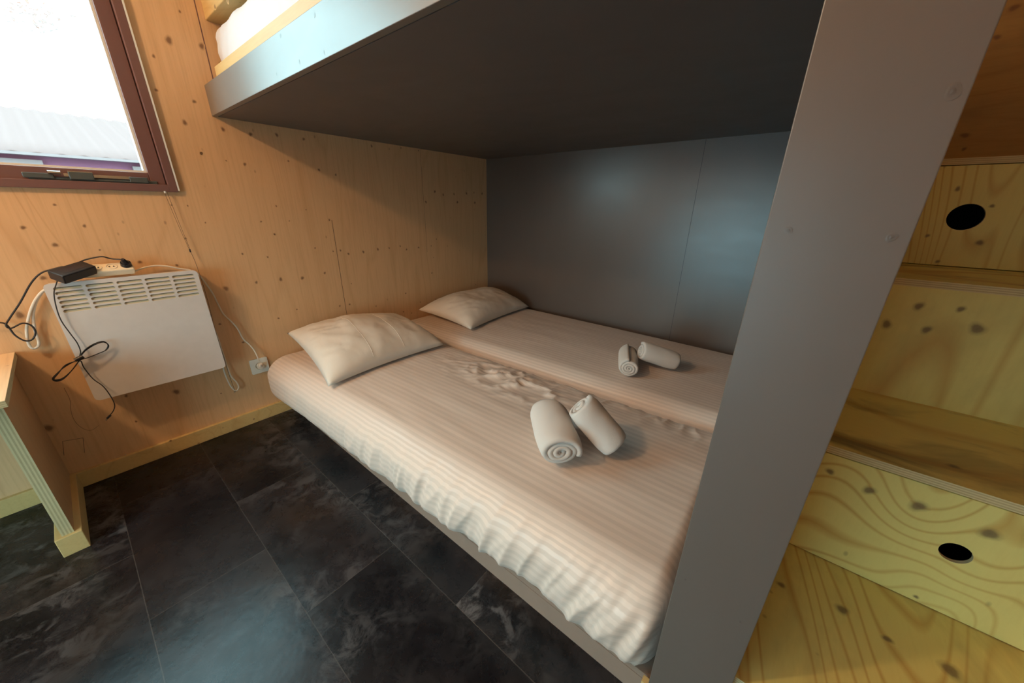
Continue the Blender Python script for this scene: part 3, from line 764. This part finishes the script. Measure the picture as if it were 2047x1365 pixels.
cord('input_lead', '', [pc+W_*.018-L_*.01, F(128, 533, 1.86), F(105, 538, 1.865), F(82, 546, 1.87), F(62, 566, 1.875), F(40, 605, 1.875), F(20, 635, 1.875), F(12, 650, 1.87), F(22, 656, 1.87),
      F(45, 646, 1.87), F(63, 651, 1.87), F(71, 664, 1.87), F(65, 678, 1.87), F(50, 681, 1.87), F(30, 670, 1.875), F(14, 650, 1.88), F(0, 645, 1.88), F(-30, 648, 1.885)], .0027, M_CORD, ps)
YC = 1.808
def loop8(k):
    o_ = k*1.4
    return [F(160, 712, YC), F(172, 700-o_, YC-.004*k), F(190, 689-o_, YC-.006), F(207, 684-o_*.6, YC-.006), F(217-o_*.4, 690, YC), F(213-o_, 699+o_*.5, YC), F(198, 706, YC-.003), F(175, 715, YC-.006),
            F(150, 722, YC-.004*k), F(130, 733-o_, YC), F(113+o_, 747, YC-.004), F(105+o_, 757, YC-.006), F(112, 762-o_, YC-.004), F(126, 758-o_, YC), F(142, 742, YC-.003), F(156, 724, YC-.006)]
path = [pc-L_*.05-W_*.004, F(113, 566, 1.815), F(108, 585, 1.808), F(112, 612, YC), F(122, 640, YC), F(140, 666, YC), F(154, 685, YC), F(161, 702, YC)]
for k in range(3): path += loop8(k)
path += [F(162, 722, YC-.008), F(168, 735, YC), F(186, 757, YC), F(206, 772, YC-.004), F(220, 790, YC-.008), F(229, 808, YC-.012), F(227, 820, YC-.015), F(219, 831, YC-.018)]
cord('output_lead', '', path, .0017, M_CORD, ps)
bm = new(); cyl(bm, F(158, 716, YC-.006), F(165, 713, YC-.006)-F(151, 720, YC-.006), .0075, .012, 14); obj('cable_tie', bm, M_CORD, ps)
bm = new(); d_ = F(211, 839, YC-.018)-F(219, 831, YC-.018)
cyl(bm, F(217.5, 833, YC-.018), d_, .0038, .008, 14); obj('connector', bm, M_BLACK, ps)
bm = new(); cyl(bm, F(213, 838, YC-.018), d_, .0026, .005, 14); obj('connector_tip', bm, M_STEEL, ps)

# white leads: from the strip behind the heater, loops at both sides, lead to the wall socket
cord('lead', 'white mains lead arching from the power strip over the heater to the wall socket',
     [F(262, 547, 1.865), F(272, 541, 1.87), F(288, 535, 1.88), F(310, 531, 1.885), F(335, 532, 1.885), F(360, 537, 1.885), F(385, 541, 1.885), F(400, 552, 1.885), F(414, 570, 1.88), F(426, 588, 1.875), F(437, 610, 1.875),
      F(447, 628, 1.88), F(462, 642, 1.88), F(475, 657, 1.88), F(486, 677, 1.88), F(498, 688, 1.88), F(508, 700, 1.875), F(515, 714, 1.862), F(518, 722, 1.868)], .0034, M_WCORD, base=F(400, 552, 1.885))
cord('lead', 'white lead hanging in a loop at the left side of the heater',
     [F(105, 572, 1.885), F(85, 584, 1.885), F(72, 604, 1.885), F(66, 630, 1.885), F(70, 660, 1.885), F(77, 682, 1.885), F(76, 692, 1.882), F(66, 696, 1.88), F(57, 687, 1.88), F(53, 662, 1.88), F(56, 640, 1.88),
      F(62, 618, 1.88), F(72, 597, 1.88), F(88, 580, 1.88), F(106, 578, 1.88)], .0042, M_WCORD, base=F(66, 690, 1.88))
cord('lead', 'white lead hanging in a narrow loop below the right side of the heater',
     [F(420, 640, 1.885), F(434, 672, 1.88), F(441, 692, 1.875), F(443, 712, 1.87), F(447, 738, 1.87), F(455, 760, 1.87), F(463, 774, 1.872), F(472, 781, 1.875), F(477, 774, 1.878), F(473, 764, 1.88), F(462, 752, 1.882),
      F(455, 735, 1.884), F(448, 712, 1.885), F(440, 690, 1.887), F(430, 665, 1.888)], .0032, M_WCORD, base=F(470, 781, 1.875))
bm = new(); tube(bm, [F(328, 383, 1.885), F(352, 440, 1.885), F(379, 500, 1.885)], .0007, 6, 4); tube(bm, [F(334, 384, 1.885), F(358, 445, 1.885), F(381, 501, 1.885)], .0007, 6, 4)
tube(bm, [F(380, 500, 1.885), F(395, 536, 1.88), F(415, 600, 1.86), F(428, 652, 1.855), F(446, 712, 1.855), F(460, 755, 1.86), F(469, 779, 1.86)], .0009, 6, 5)
tube(bm, [F(421, 628, 1.852), F(424, 648, 1.85), F(430, 660, 1.85), F(438, 690, 1.852)], .0007, 6, 5)
bc = obj('blind_cord', bm, M_STRING, base=F(380, 500, 1.885)); tag(bc, 'thin brown blind cord hanging from the window corner past the heater', 'cord')
bm = new(); cyl(bm, F(380, 501, 1.885), (0, 0, 1), .003, .007, 10); obj('cord_connector', bm, M_BLACK, bc)
bm = new(); cyl(bm, F(330, 384, 1.885), (0, 0, 1), .0035, .004, 10); obj('cord_guide', bm, M_BEAD, bc)
cord('wire', 'thin grey wire curling on the wall below the heater', [F(128, 775, 1.893), F(140, 800, 1.893), F(142, 822, 1.893), F(150, 842, 1.893), F(165, 856, 1.893), F(182, 860, 1.893), F(198, 850, 1.893)], .0005, M_STRING, base=F(150, 842, 1.893), cat='wire')

# wall socket
so = thing('wall_socket', 'white wall socket with a white plug beside the bed', 'socket', V(.433, YW, -.725))
bm = plate(rrect(.082, .082, .005, 4), [circle(0, 0, .0205)], .006, lambda u, v, w_: V(.433, YW, -.725)+Vector((u, -.004+w_, v)), .0008)
obj('cover_plate', bm, M_WHITE, so)
bm = new(); cyl(bm, V(.433, YW, -.725)+Vector((0, -.001, 0)), (0, 1, 0), .0205, .0008); obj('socket_well', bm, M_SOCK, so)
bm = new(); cc = V(.435, YW, -.725); cyl(bm, cc+Vector((0, -.010, 0)), (0, 1, 0), .0165, .009, 24, .018); cyl(bm, cc+Vector((0, -.024, .010)), (0, -.7, .7), .009, .012, 16, .006); obj('plug', bm, M_WCORD, so, smooth=False)
for p, l_ in (((251, 909), 'small bright screw head just above the baseboard below the heater'), ((469, 783), 'small bright screw where the blind cord ends below the heater')):
    bm = new(); cyl(bm, F(p[0], p[1], 1.9)+Vector((0, -.001, 0)), (0, 1, 0), .0032, .0012, 12)
    tag(obj('screw', bm, M_SCREW, base=F(p[0], p[1], 1.9)), l_, 'screw')

# ------------------------------------------------------------------ desk at the left edge
dk = thing('desk', 'plywood desk at the left edge with a panel leg on a square foot', 'desk', V(-.5, 1.65, -1))
bm = new(); fs = ub(bm, (-1.0, 1.43, -.476), (-.194, YW-.002, -.458)); lam_layer(bm, 2, .524*S, .542*S)
for f in fs:
    if abs(f.calc_center_median().z-.542*S) > .001: f.material_index = 1
obj('desktop', bm, [M_DESK, M_LAM], dk, bevel=.0008)
def desk_leg(x):
    bm = new(); fs = ub(bm, (x-.012, 1.515, -.936), (x+.012, YW-.0008, -.478)); lam_layer(bm, 0, (x-.012)*S, (x+.012)*S)
    for f in fs:
        f.normal_update()
        if f.normal.y < -.5: f.material_index = 1
    o = obj('leg_panel', bm, [M_DESKLEG, M_LAM], dk)
    bm = new(); ub(bm, (x-.027, 1.505, -1), (x+.027, YW-.018, -.934)); obj('foot', bm, M_TIMBER, dk, bevel=.002)
desk_leg(-.226)

# ------------------------------------------------------------------ storage stairs
X1, X2, X3, X4 = .505, .868, 1.232, 1.608
Z1, Z2, Z3, Z4 = -.715, -.441, -.145, .1415
TH = .0165; YA, YB = -.03, -.92
sr = thing('storage_staircase', 'steep plywood storage stairs with drawers to the right of the grey post', 'stairs', V(1.2, -.5, -1))
def tread(x0, x1, z, mi, kn=(), lm=True):
    bm = new(); fs = ub(bm, (x0, YB, z-TH), (x1, YA, z)); lam_layer(bm, 2, (z-TH+1)*S, (z+1)*S)
    for f in fs:
        f.normal_update()
        if abs(f.normal.z) < .5: f.material_index = 1
    if kn: knots(bm, kn, 2, z, (0, 0, 1))
    return obj('tread', bm, [M_STAIR[mi], M_LAM], sr)
tread(X1, X2+.014, Z1, 3, k1([(270, 930, 8, .9), (540, 1040, 10), (740, 1170, 7), (1020, 1310, 13)], 2.219, 1440, 750))
tread(X2, X3+.014, Z2, 4, k1([(1035, 405, 8)], 2.219, 1440, 750))
tread(X3, X4+.014, Z3, 4)
tread(X4, XB-.002, Z4, 3)
def uv_riser(x, ya, yb, za, zb, hole, th):
    """board in the plane X = x, optional finger hole (pixel of its centre, radius in metres)"""
    cy, cz = (ya+yb)/2, (za+zb)/2; hl = []
    if hole:
        h = on(hole[0], hole[1], 0, x); hl = [circle((h.y-cy)*S, (h.z-cz)*S, hole[2])]
    return plate([((ya-cy)*S, (za-cz)*S), ((yb-cy)*S, (za-cz)*S), ((yb-cy)*S, (zb-cz)*S), ((ya-cy)*S, (zb-cz)*S)], hl, th, lambda u, v, w_: V(x, cy, cz)+Vector((th/2+w_, u, v)))
G = .0022
def drawer(x, za, zb, mi, hole, kn):
    bm = uv_riser(x, YB+.01, YA-.004, za+G, zb-G, hole, .009)
    if kn: knots(bm, kn, 0, x, (-1, 0, 0))
    d = obj('drawer', bm, [M_STAIR[mi], M_LAM], sr)
    h = onm(hole[0], hole[1], 0, x)                        # pale cut edge inside the hole
    bm = new(); nn = 40
    a = [bm.verts.new(h+Vector((.0002, hole[2]*cos(2*pi*k/nn), hole[2]*sin(2*pi*k/nn)))) for k in range(nn)]
    b = [bm.verts.new(v.co+Vector((.0086, 0, 0))) for v in a]; c_ = [bm.verts.new(h+(v.co-h)*1.0+Vector((0, 0, 0))) for v in a]
    a2 = [bm.verts.new(Vector((v.co.x, h.y+(v.co.y-h.y)*.985, h.z+(v.co.z-h.z)*.985))) for v in a]
    b2 = [bm.verts.new(Vector((v.co.x, h.y+(v.co.y-h.y)*.985, h.z+(v.co.z-h.z)*.985))) for v in b]
    for r0, r1 in ((a, b), (b, b2), (b2, a2), (a2, a)):
        for k in range(nn): bm.faces.new((r0[k], r0[(k+1) % nn], r1[(k+1) % nn], r1[k]))
    for v in c_: bm.verts.remove(v)
    bmesh.ops.recalc_face_normals(bm, faces=bm.faces)
    obj('finger_hole_edge', bm, M_LAM, d)
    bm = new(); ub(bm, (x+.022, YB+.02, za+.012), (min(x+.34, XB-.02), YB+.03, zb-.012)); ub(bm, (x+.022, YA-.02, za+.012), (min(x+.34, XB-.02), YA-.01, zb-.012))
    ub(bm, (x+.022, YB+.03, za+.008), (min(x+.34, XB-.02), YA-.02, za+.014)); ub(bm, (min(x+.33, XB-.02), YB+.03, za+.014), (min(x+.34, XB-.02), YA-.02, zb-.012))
    obj('drawer_box', bm, M_DARK, d)  # box coloured near black for the shade seen through the finger hole
drawer(X2, Z1, Z2-TH, 0, (1910, 1106, .0235), k1([(487, 427, 7), (660, 510, 9), (878, 580, 11), (1195, 703, 11), (868, 982, 4)], 2.219, 1440, 750))
bm = uv_riser(X3, YB, YA, Z2, Z3-TH, None, .018); knots(bm, k1([(1083, 852, 9), (1312, 868, 7), (907, 950, 10), (1125, 980, 9), (1402, 975, 14, .9)], 2.73, 1440, 300), 0, X3, (-1, 0, 0))
obj('riser', bm, M_STAIR[1], sr)
drawer(X4, Z3, Z4-TH, 2, (1930, 434, .0405), k1([(1295, 212, 6), (1483, 305, 5), (1185, 608, 5), (1130, 467, 5), (1415, 505, 8)], 2.73, 1440, 300))
bm = uv_riser(X1+.012, YB, YA, -1, Z1-TH, None, .018); obj('riser', bm, M_STAIR[1], sr)
for x0, x1, z in ((X1+.042, X2, Z1-TH), (X2+.02, X3, Z2-TH), (X3+.02, X4, Z3-TH), (X4+.02, XB-.003, Z4-TH)):
    for ya, yb in ((YA-.010, YA), (YB, YB+.008)):
        bm = new(); ub(bm, (x0, ya, -1), (x1, yb, z-.001)); obj('side_panel', bm, M_STAIR[1], sr)
